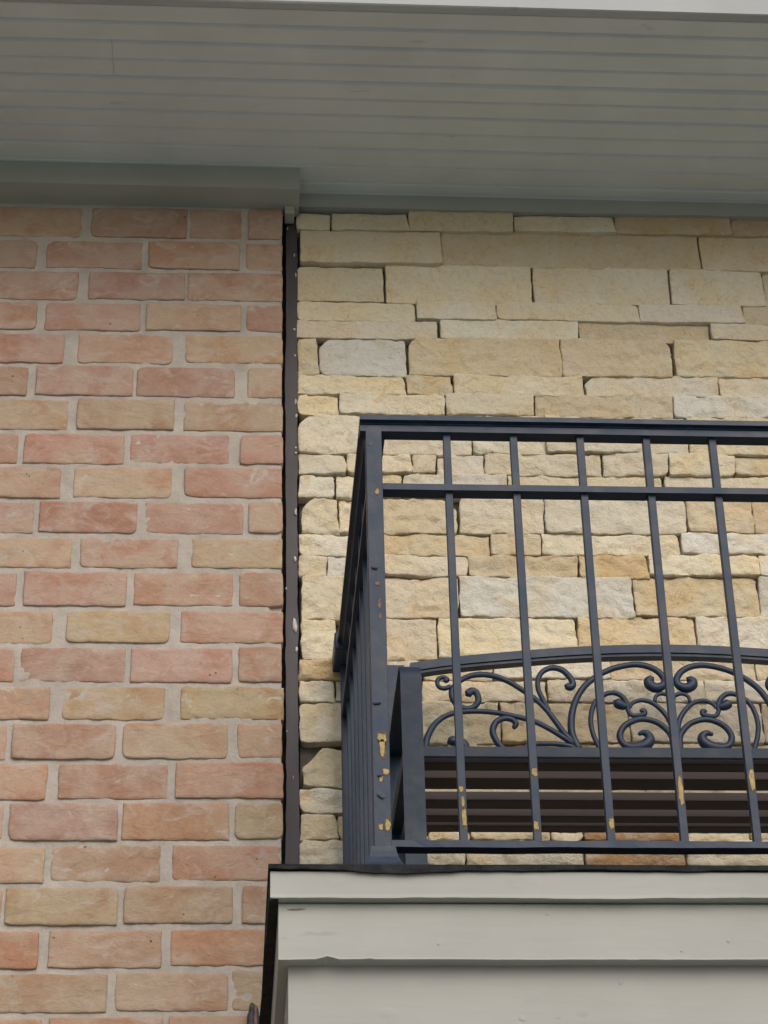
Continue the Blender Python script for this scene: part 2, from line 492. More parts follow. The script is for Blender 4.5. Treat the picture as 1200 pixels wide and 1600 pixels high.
ROWX = [
 ([(-230, -74), (-60, 128), (143, 292), (297, 378), (388, 441)], 'ppppp'),
 ([(-95, 57), (72, 222), (232, 374), (384, 441)], 'pppr'),
 ([(-180, -42), (-30, 122), (138, 289), (293, 441)], 'pppr'.replace(' ', '')),
 ([(-90, 57), (70, 219), (228, 377), (385, 441)], 'prpp'),
 ([(-210, -64), (-50, 100), (122, 270), (290, 442)], 'prpt'),
 ([(-105, 43), (56, 208), (214, 367), (387, 441)], 'pppt'),
 ([(-210, -64), (-50, 106), (120, 272), (287, 442)], 'ptyt'),
 ([(-120, 28), (37, 194), (203, 358), (376, 442)], 'rrrr'),
 ([(-220, -72), (-60, 94), (115, 268), (288, 443)], 'pttr'),
 ([(-100, 52), (61, 214), (226, 380), (388, 442)], 'prrp'),
 ([(-200, -54), (-40, 112), (125, 278), (300, 441)], 'ptrt'),
 ([(-130, 25), (37, 197), (209, 364), (374, 443)], 'rrpp'),
 ([(-240, -88), (-75, 82), (103, 265), (282, 442)], 'ptyr'),
 ([(-135, 22), (31, 195), (204, 363), (373, 443)], 'pprp'),
 ([(-250, -98), (-85, 77), (97, 257), (282, 443)], 'poyg'),
 ([(-150, 9), (19, 180), (191, 356), (371, 443)], 'ppto'),
 ([(-270, -108), (-95, 73), (91, 262), (274, 443)], 'popo'),
 ([(-160, 4), (14, 184), (191, 358), (367, 442)], 'ppog'),
 ([(-280, -114), (-100, 69), (79, 250), (269, 443)], 'ptto'),
 ([(-170, 2), (8, 184), (194, 364), (378, 443)], 'pyto'),
 ([(-300, -134), (-120, 60), (76, 252), (267, 443)], 'pRto'),
 ([(-200, -28), (-18, 167), (180, 356), (363, 443)], 'ptty'),
 ([(-310, -140), (-120, 64), (76, 254), (263, 443)], 'ptoo'),
 ([(-200, -20), (-8, 176), (188, 362), (374, 443)], 'tpto'),
]
rows_z = [at(250, y, YB).z for y in ROWY]
bcount = 0
for r in range(len(ROWX)):
    zt, zb = rows_z[r], rows_z[r+1]
    yc = (ROWY[r] + ROWY[r+1]) / 2
    bricks, kinds = ROWX[r]
    for (xa, xb), kd in zip(bricks, kinds):
        X0 = at(xa, yc, YB).x; X1 = at(xb, yc, YB).x
        if X1 > XBR: X1 = XBR + random.uniform(-0.004, 0.0015)
        bcount += 1
        rnd_ = random.random()
        c = BC[kd]
        f_ = random.uniform(0.92, 1.08)
        mb = MB(); mb.tint = (c[0]*f_, c[1]*f_*random.uniform(0.97, 1.03), c[2]*f_*random.uniform(0.95, 1.05), rnd_)
        zt_, zb_ = zt - 0.0046 + random.uniform(-0.002, 0.001), zb + 0.0046 + random.uniform(-0.001, 0.002)
        dz = TILT * ((X0 + X1) / 2 - XREF)
        yf = YB + (random.uniform(-0.0022, 0.0008) if random.random() < 0.72 else random.uniform(0.0008, 0.0019))
        cr = [random.choice((0.0003, 0.0003, 0.0008, 0.0015, 0.0035)) for _ in range(4)]
        piece(mb, X0, X1, zb_ + dz, zt_ + dz, yf, YB + 0.03, random.random() * 90, step=0.008, wav=0.0019,
              rough=0.0010, rnd=0.0018, facet=0.0018, redge=0.0045, corner=cr, tilt=(random.uniform(-.008, .008), random.uniform(-.02, .02)), crease=random.choice((0, 0.0008, 0.0018, 0.0026)))
        mb.build('brick', MAT['brick'], wall_b, origin=((X0+X1)/2, YB, (zt_+zb_)/2))
# bricks beyond the view, one joined part
mb = MB()
pitch = 0.0793
def far_bricks(xa, xb, z0, off):
    x = xa - off
    while x < xb - 0.03:
        a, b = max(x, xa), min(x + 0.199, xb)
        if b - a > 0.03:
            c = BC[random.choice('pppttyor')]; f_ = random.uniform(0.9, 1.1)
            mb.tint = (c[0]*f_, c[1]*f_, c[2]*f_, random.random())
            dz = TILT * ((a + b) / 2 - XREF) if True else 0
            piece(mb, a, b, z0 + 0.0055 + dz, z0 + pitch - 0.0055 + dz, YB + random.uniform(-.002, .002), YB + 0.03, random.random()*90,
                  wav=0.001, rough=0.001, rnd=0.003, coarse=True)
        x += 0.211
for r in range(len(ROWX)):
    yc = (ROWY[r] + ROWY[r+1]) / 2
    xe = at(ROWX[r][0][0][0] - 12, yc, YB).x
    far_bricks(-2.5, xe, rows_z[r+1], (r % 2) * 0.1)
z = rows_z[-1] - pitch; k = 0
while z > 0.09:
    far_bricks(-2.5, XBR, z, (k % 2) * 0.1); z -= pitch; k += 1
o = mb.build('brick_courses', MAT['brick'], wall_b, kind='stuff')
# mortar: uneven sheet a few millimetres behind the brick faces, with a solid wall behind it
mb = MB()
x0, x1, z0, z1 = at(-330, 800, YB).x, XBR - 0.004, rows_z[-1] - 0.1, 4.66
nx, nz = int((x1-x0)/0.0085), int((z1-z0)/0.0085)
gr = []
for j in range(nz + 1):
    row = []
    for i in range(nx + 1):
        x = x0 + (x1-x0)*i/nx; z = z0 + (z1-z0)*j/nz
        y = YB + 0.0034 + 0.0015*noise.noise(Vector((x*30, 1.7, z*30))) + 0.0013*noise.noise(Vector((x*85, 4.7, z*85)))
        hx, hz = at(436, 947, YB).x, at(436, 947, YB).z
        dd = math.hypot((x-hx)/0.016, (z-hz)/0.008)
        if dd < 1: y += 0.03*(1-dd*dd)
        row.append(mb.vert((x, y, z)))
    gr.append(row)
for j in range(nz):
    for i in range(nx):
        mb.face((gr[j][i], gr[j][i+1], gr[j+1][i+1], gr[j+1][i]), True)
mb.build('mortar', MAT['mortar'], wall_b)
mb = MB(); box(mb, -2.5, XBR - 0.003, YB + 0.012, 0.25, 0.0, 4.66)
mb.build('wall_core', MAT['mortar'], wall_b)

# ------------------------------------------------------------------ stone wall
wall_s = thing('stone_wall', 'dry-laid wall of cream and tan split limestone behind the balcony', 'wall', (1.2, 0.1, 0.0))
SC = {'c': (0.690, 0.635, 0.505), 'w': (0.675, 0.655, 0.575), 't': (0.635, 0.550, 0.400), 'o': (0.450, 0.290, 0.165), 'p': (0.655, 0.600, 0.510),
      'T': (0.585, 0.470, 0.310)}
# rows of (left px, right px, top px, bottom px, tone)
STONES = [
 [(463,516,337,361,'c'),(518,637,336,362,'c'),(639,801,334,363,'c'),(803,959,339,364,'c'),(961,1141,338,367,'T'),(1143,1228,341,370,'T')],
 [(469,689,362,414,'t'),(690,1092,362,418,'t'),(1095,1300,369,425,'t')],
 [(464,599,416,470,'c'),(603,830,415,472,'c'),(834,1045,417,474,'c'),(1048,1193,421,477,'c'),(1195,1320,424,479,'p')],
 [(464,649,472,501,'c'),(651,775,471,500,'c'),(776,998,474,502,'c'),(999,1160,478,505,'p'),(1162,1310,479,506,'t')],
 [(463,683,502,529,'p'),(688,903,500,530,'w'),(905,1109,503,533,'t'),(1111,1240,507,532,'c')],
 [(465,497,531,585,'t'),(499,634,530,587,'w'),(638,876,530,588,'t'),(878,1047,531,589,'t'),(1055,1305,534,591,'c')],
 [(465,633,588,617,'c'),(635,706,587,616,'t'),(709,912,588,618,'c'),(915,1122,587,621,'c'),(1124,1310,591,622,'c')],
 [(465,528,619,650,'c'),(530,695,618,649,'c'),(697,834,617,649,'c'),(837,1051,618,652,'t'),(1053,1300,622,654,'w')],
 [(466,593,651,709,'c'),(595,735,652,711,'c'),(737,851,652,709,'w'),(853,1073,653,708,'c'),(1075,1310,656,712,'c')],
 [(467,540,710,741,'c'),(542,643,710,739,'c'),(645,681,710,739,'c'),(683,756,711,741,'p'),(758,940,709,741,'c'),(943,1044,709,742,'c'),(1046,1147,710,743,'c'),(1149,1300,714,743,'t')],
 [(467,522,743,778,'c'),(525,594,743,777,'c'),(596,628,741,775,'c'),(630,793,741,775,'w'),(795,1036,743,776,'c'),(1040,1300,744,779,'c')],
 [(471,528,779,834,'c'),(530,595,778,832,'c'),(597,714,777,832,'t'),(718,849,777,832,'c'),(851,1072,778,834,'c'),(1074,1175,781,834,'t'),(1177,1310,782,834,'T')],
 [(467,594,836,868,'c'),(596,765,834,866,'t'),(767,845,834,866,'t'),(847,1061,835,866,'c'),(1064,1310,835,867,'w')],
 [(467,510,869,900,'t'),(512,594,870,900,'w'),(596,731,868,900,'c'),(733,903,868,900,'t'),(905,1012,869,904,'T'),(1014,1185,868,900,'c'),(1187,1310,868,901,'c')],
 [(471,594,902,968,'c'),(596,716,902,965,'t'),(719,989,902,965,'w'),(991,1185,902,964,'t'),(1188,1310,902,965,'w')],
 [(470,523,970,1031,'c'),(540,600,969,1030,'c'),(602,683,967,1030,'t'),(685,901,967,1029,'c'),(903,1088,966,1028,'t'),(1090,1310,966,1028,'c')],
 [(466,540,1033,1064,'T'),(542,660,1032,1063,'c'),(662,770,1032,1063,'t'),(772,952,1031,1062,'c'),(954,1180,1030,1062,'t'),(1182,1310,1030,1062,'c')],
 [(468,523,1066,1098,'c'),(525,657,1066,1097,'c'),(660,853,1065,1097,'t'),(855,1100,1064,1097,'c'),(1102,1310,1064,1097,'c')],
 [(468,541,1099,1160,'c'),(543,656,1099,1162,'c'),(658,781,1099,1162,'c'),(783,982,1099,1162,'t'),(984,1191,1099,1162,'c'),(1193,1310,1099,1162,'t')],
 [(473,541,1172,1231,'c'),(543,700,1164,1231,'c'),(702,940,1164,1231,'t'),(942,1120,1164,1231,'c'),(1122,1310,1164,1231,'c')],
 [(468,541,1234,1270,'c'),(543,640,1233,1270,'c'),(642,830,1233,1270,'c'),(832,1010,1233,1270,'t'),(1012,1310,1233,1270,'c')],
 [(470,527,1274,1312,'t'),(529,545,1275,1312,'t'),(547,655,1273,1297,'c'),(657,898,1273,1297,'t'),(900,1100,1273,1298,'c'),(1102,1310,1273,1298,'c')],
 [(547,668,1299,1312,'c'),(670,735,1299,1312,'c'),(737,860,1299,1312,'t'),(862,911,1300,1313,'c'),(913,1068,1300,1313,'o'),(1070,1172,1300,1313,'c'),(1174,1310,1300,1313,'c')],
 [(468,541,1315,1354,'c'),(543,640,1314,1352,'c'),(642,727,1314,1352,'c'),(729,912,1314,1353,'c'),(914,1070,1315,1356,'o'),(1072,1310,1315,1355,'c')],
]
gone = {(6, 1047): 1}
rng = random.Random(5)
ends = []
for ri, row in enumerate(STONES):
    for (xa, xb, ya, yb, kd) in row:
        yc = (ya + yb) / 2; xc = (xa + xb) / 2
        X0 = at(xa, yc, 0).x; X1 = at(xb, yc, 0).x
        zt = at(xc, ya, 0).z + 0.0002; zb = at(xc, yb, 0).z - 0.0002
        c = SC[kd]; f_ = rng.uniform(0.90, 1.06); wm = rng.uniform(-0.05, 0.05)
        mb = MB(); mb.tint = (c[0]*f_, c[1]*f_*(1 - 0.4*wm), c[2]*f_*(1 - 1.8*wm), rng.random())
        smooth_row = ri < 5
        cr = [rng.choice((0.0002, 0.0002, 0.0005, 0.0005, 0.001, 0.0015, 0.003)) for _ in range(4)]
        if (xa, ya) == (473, 1172): cr[0] = 0.026
        if (xa, ya) == (499, 530): cr[0] = 0.009; cr[2] = 0.009
        if (xa, ya) == (638, 530): cr[0] = 0.009
        if (xa, ya) == (471, 779): cr[0] = 0.016
        if (xa, ya) == (466, 651): cr[0] = 0.012
        if (xa, ya) == (878, 531): cr[1] = 0.012
        if (xa, ya) == (915, 587): cr[0] = 0.011
        if (xa, ya) == (597, 777): cr[1] = 0.014
        pr = rng.uniform(-0.006, 0.006)
        if kd == 'o': pr = 0.0
        piece(mb, X0, X1, zb, zt, pr, 0.035, rng.random()*90, step=0.0055,
              wav=0.0020 if smooth_row else 0.0034, rough=0.0009 if smooth_row else 0.0020,
              rnd=0.0009 if smooth_row else 0.0014, redge=0.0045, facet=0.0030 if smooth_row else 0.0095, corner=cr,
              tilt=(rng.uniform(-.05, .05)*min(1, 0.12/(X1-X0)), rng.uniform(-.10, .10)),
              lean=rng.uniform(-0.005, 0.004) if not smooth_row else rng.choice((0, 0, -0.003, -0.006, 0.002)), crease=0.0 if smooth_row else rng.choice((0, 0, 0.0008)))
        mb.build('stone', MAT['stone'], wall_s, origin=((X0+X1)/2, 0, (zt+zb)/2))
    ends.append((at(row[-1][1] + 3, (row[-1][2]+row[-1][3])/2, 0).x, at(1250, row[-1][3], 0).z, at(1250, row[-1][2], 0).z))
# a small pale shim stone in the open joint
q = at(1048, 549, 0.0)
mb = MB(); mb.tint = SC['w'] + (0.4,)
piece(mb, q.x-0.005, q.x+0.005, q.z-0.009, q.z+0.007, 0.010, 0.035, 3.3, wav=0.001, rough=0.001, rnd=0.002)
mb.build('stone', MAT['stone'], wall_s, origin=q)
# stones out of view: to the right and below deck level, one joined part
mb = MB()
def far_stones(xs, xe, zb, zt):
    x = xs
    while x < xe - 0.05:
        w = rng.uniform(0.1, 0.32); b = min(x + w, xe)
        c = SC[rng.choice('ccctwp')]; f_ = rng.uniform(0.9, 1.06)
        mb.tint = (c[0]*f_, c[1]*f_, c[2]*f_, rng.random())
        piece(mb, x + 0.001, b - 0.001, zb + 0.001, zt - 0.001, rng.uniform(-.008, .008), 0.035, rng.random()*90, wav=0.0015, rough=0.003, rnd=0.005, coarse=True)
        x = b
for xs, zb, zt in ends:
    far_stones(xs, 2.5, zb, zt)
z = at(800, 1357, 0).z
XSL = at(467, 1340, 0).x
while z > 0.09:
    h = rng.choice((0.04, 0.05, 0.08, 0.08)); far_stones(XSL, 2.5, z - h, z); z -= h
mb.build('stone_courses', MAT['stone'], wall_s, kind='stuff')
mb = MB(); box(mb, 0.1265, 2.5, 0.022, 0.25, 0.0, 4.66)
mb.build('wall_core', MAT['backing'], wall_s)

# ------------------------------------------------------------------ brown strip in the corner joint
strip = thing('joint_strip', 'narrow dark brown metal strip in the joint between brick and stone', 'trim strip', (0.11, 0.0, 0.07))
mb = MB()
def strip_mesh(mb, x0, x1, y0, y1, z0, z1, n, sd, amp):
    rings = []
    for i in range(n + 1):
        z = z0 + (z1 - z0) * i / n
        dx = amp * n1(z * 6, sd) + 0.6*amp*n1(z*45, sd+7); dx2 = amp * n1(z * 9, sd + 2) + 0.6*amp*n1(z*55, sd+8); dy = amp * n1(z * 3, sd + 5)
        rings.append([mb.vert((x0 + dx, y0 + dy, z)), mb.vert((x1 + dx2, y0 + dy, z)), mb.vert((x1 + dx2, y1, z)), mb.vert((x0 + dx, y1, z))])
    for i in range(n):
        for k in range(4):
            mb.face((rings[i][k], rings[i][(k+1) % 4], rings[i+1][(k+1) % 4], rings[i+1][k]))
    mb.face(rings[0][::-1]); mb.face(rings[-1])
strip_mesh(mb, 0.0990, 0.1225, 0.000, 0.030, 0.07, 4.56, 420, 2.0, 0.0024)
mb.build('metal_strip', MAT['strip'], strip)
mb = MB(); box(mb, 0.0912, 0.1262, 0.031, 0.2, 0.07, 4.60)
mb.build('joint_backing', MAT['membrane'], strip)
# smears of white sealant along the stone side
for (px, py, w, h) in [(460, 399, 2, 7), (449, 357, 2, 6), (462, 628, 3, 12), (460, 515, 3, 5), (462, 708, 3, 5), (461, 874, 3, 10), (461, 978, 5, 28), (463, 1015, 3, 12),
                       (462, 800, 3, 14), (448, 1143, 2, 3), (463, 650, 3, 9), (462, 700, 3, 5), (461, 556, 3, 4), (458, 1216, 1, 7), (462, 430, 2, 10), (447, 920, 2, 5)]:
    c = at(px, py, -0.001)
    mb = MB()
    n = 9; ctr = mb.vert((c.x, c.y - 0.0022, c.z)); ring = []; bk = []
    for k in range(n):
        a = 2 * math.pi * k / n; rr = random.uniform(0.6, 1.15)
        p = (c.x + math.cos(a) * w * 0.0009 * rr, c.y - 0.0012, c.z + math.sin(a) * h * 0.00065 * rr)
        ring.append(mb.vert(p)); bk.append(mb.vert((p[0], c.y + 0.004, p[2])))
    for k in range(n):
        mb.face((ctr, ring[k], ring[(k+1) % n]), True); mb.face((ring[k], bk[k], bk[(k+1) % n], ring[(k+1) % n]))
    mb.build('sealant_smear', MAT['caulk'], strip, origin=c)

# ------------------------------------------------------------------ balcony
balc = thing('balcony', 'grey painted timber balcony with layered fascia boards and black membrane edge', 'balcony', (1.0, -0.45, 2.2))
ZD = 2.7525
BX0, BX1 = 0.0545, 2.05
mb = MB(); box(mb, BX0 + 0.004, BX1 - 0.004, -0.893, 0.0, 2.7040, ZD - 0.008)
mb.build('deck', MAT['trim'], balc)
# membrane on the deck, folded over the front edge with an uneven hem
mb = MB()
def mw(x, k):
    if k in (1, 2):
        sag = -0.0075 * max(0.0, 1 - abs(x - 0.235) / 0.13) ** 1.5
        return (-0.002 * n1(x * 7, 61) + 0.3*sag, 0.0018 * n1(x * 9, 60) + 0.0014*n1(x*31, 66) + 0.0008*n1(x*90, 67) + sag)
    if k in (0, 5):
        return (0, 0.0010 * n1(x * 6, 62))
    return (0, 0)
profile_x(mb, [(-0.9045, ZD - 0.0005), (-0.9055, ZD - 0.0085), (-0.9020, ZD - 0.0090), (-0.8995, ZD - 0.0060), (0.0, ZD - 0.0070), (0.0, ZD), (-0.5, ZD + 0.0002)], BX0 - 0.003, BX1 + 0.003, 190, wfun=mw)
mb.build('membrane', MAT['membrane'], balc)
def board(name, x0, x1, yf, ybk, zb, zt, sd, amp=0.0016, fringe=0.001, mat='trim', lip=0.0, bites=()):
    mb = MB()
    def w(x, k):
        if k in (0, 1, 2):
            a = amp * n1(x * 5, sd) + fringe * n1(x * 26, sd + 1) + 0.5*fringe * n1(x * 70, sd + 2)
            for (bx, bw, bh) in bites:
                a += bh * max(0.0, 1 - abs(x - bx) / bw) ** 0.7
            return (0.0012 * n1(x * 4, sd + 3), a)
        if k in (6, 7):
            return (0.0010 * n1(x * 4, sd + 4), 0.0)
        return (0, 0)
    r = 0.002
    profile_x(mb, [(yf, zb + r + 2.2*lip), (yf - lip, zb + 0.3*r), (yf - lip + 0.6*r, zb), (ybk, zb), (ybk, zt), (yf + r, zt), (yf, zt - r), (yf, zt - 2*r)], x0, x1, 240, wfun=w)
    return mb.build(name, MAT[mat], balc)
board('trim_board', BX0, BX1, -0.9000, -0.8938, 2.7035, ZD - 0.0085, 71, 0.0022, 0.0008, lip=0.0022)
board('fascia_board', 0.0660, BX1 - 0.011, -0.8850, -0.8600, 2.6220, 2.7030, 75, 0.0007, 0.0007, lip=0.0008, bites=((at(512, 1499, -0.885).x, 0.013, 0.0045), (at(575, 1499, -0.885).x, 0.006, 0.0015)))
board('beam_board', 0.0800, BX1 - 0.025, -0.8590, -0.8200, 2.30, 2.6425, 78, 0.0004, 0.0004)
# left and right return boards
for sx, xe in ((1, 0.0660), (-1, BX1 - 0.011)):
    mb = MB(); a, b = sorted((xe, xe + sx * 0.02)); box(mb, a, b, -0.8595, -0.002, 2.6225, 2.7028, 0.001)
    mb.build('return_board', MAT['trim'], balc)
    mb = MB(); a, b = sorted((xe + sx*0.014, xe + sx * 0.05)); box(mb, a, b, -0.8195, -0.002, 2.30, 2.6215, 0.001)
    mb.build('return_board', MAT['trim'], balc)
mb = MB(); box(mb, 0.132, BX1 - 0.08, -0.8195, -0.002, 2.31, 2.33)
mb.build('ceiling_panel', MAT['soffit'], balc)
# black membrane lapped down the left flank, loose and uneven
mb = MB()
rings = []
for i in range(41):
    y = -0.8985 + 0.868 * i / 40
    t = i / 40
    bulge = 0.008 * t + 0.0025 * n1(y * 9, 81) * min(1, t * 4)
    zb_ = 2.7015 + 0.002 * n1(y * 11, 83)
    rings.append([mb.vert((BX0 - 0.0012 - 0.2*bulge, y, ZD)), mb.vert((BX0 - 0.0015 - bulge, y, zb_)),
                  mb.vert((0.0658, y, 2.7034 if i else 2.7034)), mb.vert((0.0658, y, 2.7037)), mb.vert((BX0 + 0.0035, y, 2.7038)), mb.vert((BX0 + 0.0035, y, ZD - 0.009))])
for i in range(40):
    for k in range(6):
        mb.face((rings[i][k], rings[i+1][k], rings[i+1][(k+1) % 6], rings[i][(k+1) % 6]))
mb.face(rings[0]); mb.face(rings[-1][::-1])
mb.build('side_flashing', MAT['membrane'], balc)

# ------------------------------------------------------------------ iron railing
YR = -0.840
rail = thing('iron_railing', 'black painted iron balcony railing with square bars and flaking paint', 'railing', (0.2135, YR, ZD))
PX = 0.2135; PXR = 2.0
ZT = 3.5155
def part_box(name, parent, *a, bev=0.0008, mat='iron'):
    mb = MB(); box(mb, *a, bev)
    o0 = Vector(((a[0]+a[1])/2, (a[2]+a[3])/2, (a[4]+a[5])/2))
    return mb.build(name, MAT[mat], parent, origin=o0)
posts = []
for x in (PX, PXR):
    posts.append(part_box('corner_post', rail, x - 0.0125, x + 0.0125, YR - 0.0125, YR + 0.0125, ZD + 0.002, ZT - 0.0135))
# moulded top rail: cap, bead and channel
def cap_profile():
    return [(-0.021, 0.0), (-0.021, -0.0085), (-0.0135, -0.0095), (-0.0150, -0.0125), (-0.0125, -0.0135), (-0.0125, -0.0245), (0.0125, -0.0245), (0.0125, -0.0135), (0.0150, -0.0125), (0.0135, -0.0095), (0.021, -0.0085), (0.021, 0.0), (0.017, 0.0028), (-0.017, 0.0028)]
def top_rail_x(x0, x1):
    mb = MB(); profile_x(mb, [(YR + y, ZT + z) for y, z in cap_profile()], x0, x1, 40, wfun=lambda x, k: (0.0005*n1(x*5, 90), 0.0006*n1(x*4, 91)))
    return mb.build('top_rail', MAT['iron'], rail)
top_rail_x(PX - 0.021, PXR + 0.021)
for x in (PX, PXR):
    mb = MB()
    pr = cap_profile(); r0 = []; r1 = []
    for (a, z) in pr:
        r0.append(mb.vert((x + a, YR + 0.0215, ZT + z))); r1.append(mb.vert((x + a, -0.012, ZT + z)))
    m = len(pr)
    for k in range(m): mb.face((r0[k], r0[(k+1) % m], r1[(k+1) % m], r1[k]))
    mb.face(r0); mb.face(r1[::-1])
    mb.build('side_top_rail', MAT['iron'], rail)
    part_box('wall_bracket', rail, x - 0.027, x + 0.027, -0.105, -0.006, ZT - 0.024, ZT + 0.012, bev=0.003)
    part_box('side_middle_rail', rail, x - 0.0125, x + 0.0125, YR + 0.0126, -0.012, 3.3855, 3.3965)
    part_box('side_bottom_rail', rail, x - 0.0125, x + 0.0125, YR + 0.0126, -0.012, 2.7985, 2.8095)
    for k in range(7):
        y = YR + 0.105 * (k + 1)
        part_box('side_baluster', rail, x - 0.006, x + 0.006, y - 0.006, y + 0.006, 2.8090, ZT - 0.0240)
    part_box('wall_post', rail, x - 0.0125, x + 0.0125, -0.040, -0.015, ZD + 0.002, ZT - 0.0245)
mb = MB(); profile_x(mb, [(YR - 0.0125, 3.3960), (YR + 0.0125, 3.3960), (YR + 0.0125, 3.3852), (YR - 0.0125, 3.3852)][::-1], PX + 0.0124, PXR - 0.0124, 60, wfun=lambda x, k: (0.0004*n1(x*6, 95), 0.0006*n1(x*5, 96)))
mid_rail = mb.build('middle_rail', MAT['iron'], rail)
mb = MB(); profile_x(mb, [(YR - 0.0125, 2.8090), (YR + 0.0125, 2.8090), (YR + 0.0125, 2.7985), (YR - 0.0125, 2.7985)][::-1], PX + 0.0124, PXR - 0.0124, 120, wfun=lambda x, k: (0.0009*n1(x*30, 97+k), 0.0012*n1(x*17, 98+(k > 1))))
bot_rail = mb.build('bottom_rail', MAT['iron'], rail)
bal = []
xb = 0.3287; k = 0
while xb < PXR - 0.05:
    # bar, slightly out of true
    mb = MB(); box(mb, xb - 0.0058, xb + 0.0058, YR - 0.0058, YR + 0.0058, 2.8080, ZT - 0.0240, 0.0007)
    dx = random.uniform(-0.0015, 0.0015)
    bal.append(mb.build('baluster', MAT['iron'], rail, origin=(xb, YR, 2.9)))
    # weld beads at the rails
    for zz in (2.8095, 3.3968, ):
        mb2 = MB()
        bm = bmesh.new(); bmesh.ops.create_icosphere(bm, subdivisions=2, radius=1.0)
        for v in bm.verts:
            v.co = Vector((xb, YR, zz)) + Vector((v.co.x * 0.0085, v.co.y * 0.0085, v.co.z * 0.0032)) * (1 + 0.25 * noise.noise(v.co * 2 + Vector((k, zz*9, 0))))
        bm.verts.index_update()
        for v in bm.verts: mb2.vert(v.co)
        for f in bm.faces: mb2.face([v.index for v in f.verts], True)
        bm.free()
        mb2.build('weld', MAT['iron'], bal[-1], origin=(xb, YR, zz))
    xb += 0.1052; k += 1
# flared shoes at the posts' feet
for x, po in zip((PX, PXR), posts):
    mb = MB(); rings = []
    for (z, h) in ((ZD + 0.0002, 0.0330), (ZD + 0.008, 0.0310), (ZD + 0.018, 0.0250), (ZD + 0.028, 0.0208), (ZD + 0.038, 0.0180), (ZD + 0.0455, 0.0172), (ZD + 0.046, 0.0128)):
        rings.append([mb.vert((x + sx*h, YR + sy*h, z)) for sx, sy in ((-1, -1), (1, -1), (1, 1), (-1, 1))])
    for a, b in zip(rings[:-1], rings[1:]):
        for q in range(4): mb.face((a[q], a[(q+1) % 4], b[(q+1) % 4], b[q]))
    mb.face(rings[0][::-1]); mb.face(rings[-1])
    mb.build('post_shoe', MAT['iron'], po, origin=(x, YR, ZD))
# flaked patches showing primer: thin irregular plates on the bars' front faces
def chip(px, py, w, h, parent, yfront, mat='primer', xlim=None, seed=0, lift=0.0006):
    if mat == 'primer':
        chip(px, py, w * 1.45, h * 1.3, parent, yfront, 'rim', xlim, seed + 1, 0.0003)
    rr = random.Random(seed * 13 + int(px) + int(py))
    c = at(px, py, yfront)
    sx, sz = w * 0.00104 / 2, h * 0.00125 / 2
    mb = MB(); n = 14; f = []; b = []
    for k in range(n):
        a = 2 * math.pi * k / n
        ca, sa = math.cos(a), math.sin(a)
        ca = math.copysign(abs(ca) ** 0.6, ca); sa = math.copysign(abs(sa) ** 0.75, sa)
        r_ = rr.uniform(0.55, 1.15)
        x = c.x + ca * sx * r_; z = c.z + sa * sz * rr.uniform(0.7, 1.15)
        if xlim: x = min(max(x, xlim[0] + 0.0009), xlim[1] - 0.0009)
        f.append(mb.vert((x, yfront - lift, z))); b.append(mb.vert((x, yfront + 0.0015, z)))
    ctr = mb.vert((c.x, yfront - lift, c.z))
    for k in range(n):
        mb.face((ctr, f[k], f[(k+1) % n])); mb.face((f[k], b[k], b[(k+1) % n], f[(k+1) % n]))
    return mb.build('bare_patch', MAT[mat], parent, origin=c)
BL = lambda i: (bal[i], YR - 0.0058, (0.3287 + 0.1052*i - 0.0058, 0.3287 + 0.1052*i + 0.0058))
for i, lst in enumerate([[(720.5, 1233, 6, 7), (723.5, 1253, 4, 13), (725.5, 1279, 7, 22)], [(835.5, 1206, 8, 11), (838, 1290, 8, 11)], [(956, 1287, 7, 15)], [(1064, 1236, 8, 34)], [(1175.5, 1219, 9, 24)]]):
    po, yf, lim = BL(i)
    for (px, py, w, h) in lst:
        chip(px, py, w, h, po, yf, xlim=lim)
plim = (PX - 0.0125, PX + 0.0125)
for (px, py, w, h, mt) in [(597, 1153, 13, 13, 'primer'), (597.5, 1168, 9, 22, 'primer'), (603, 1206, 9, 8, 'primer'), (595.5, 1216, 5, 9, 'primer'), (606, 1289, 8, 13, 'primer'), (595, 1292, 6, 7, 'primer'),
                           (589.5, 768, 6, 9, 'primer'), (579, 694, 5, 5, 'rust'), (593, 943, 5, 12, 'rust'), (590, 912, 9, 5, 'rust'), (594, 962, 4, 8, 'rust')]:
    chip(px, py, w, h, posts[0], YR - 0.0125, mt, plim)
# curled flakes of paint on the corner post
for (px, py, w, h, an) in [(589, 1096, 13, 4, 0.1), (598, 1240, 14, 6, -0.7), (586, 884, 11, 5, -0.2), (594, 1210, 9, 3, 0.1)]:
    c = at(px, py, YR - 0.0125); mb = MB(); rows = []
    for j in range(4):
        t = j / 3; row = []
        for i in range(5):
            u = i / 4 - 0.5
            lx = u * w * 0.00104 * (1 - 0.4*t*t); lz = -t * h * 0.0012
            ly = -0.0006 - 0.0022 * t * t
            x = lx*math.cos(an) - lz*math.sin(an); z = lx*math.sin(an) + lz*math.cos(an)
            row.append(mb.vert((c.x + x, c.y + ly, c.z + z)))
        rows.append(row)
    for j in range(3):
        for i in range(4): mb.face((rows[j][i], rows[j+1][i], rows[j+1][i+1], rows[j][i+1]), True)
    mb.build('paint_flake', MAT['iron'], posts[0], origin=c)

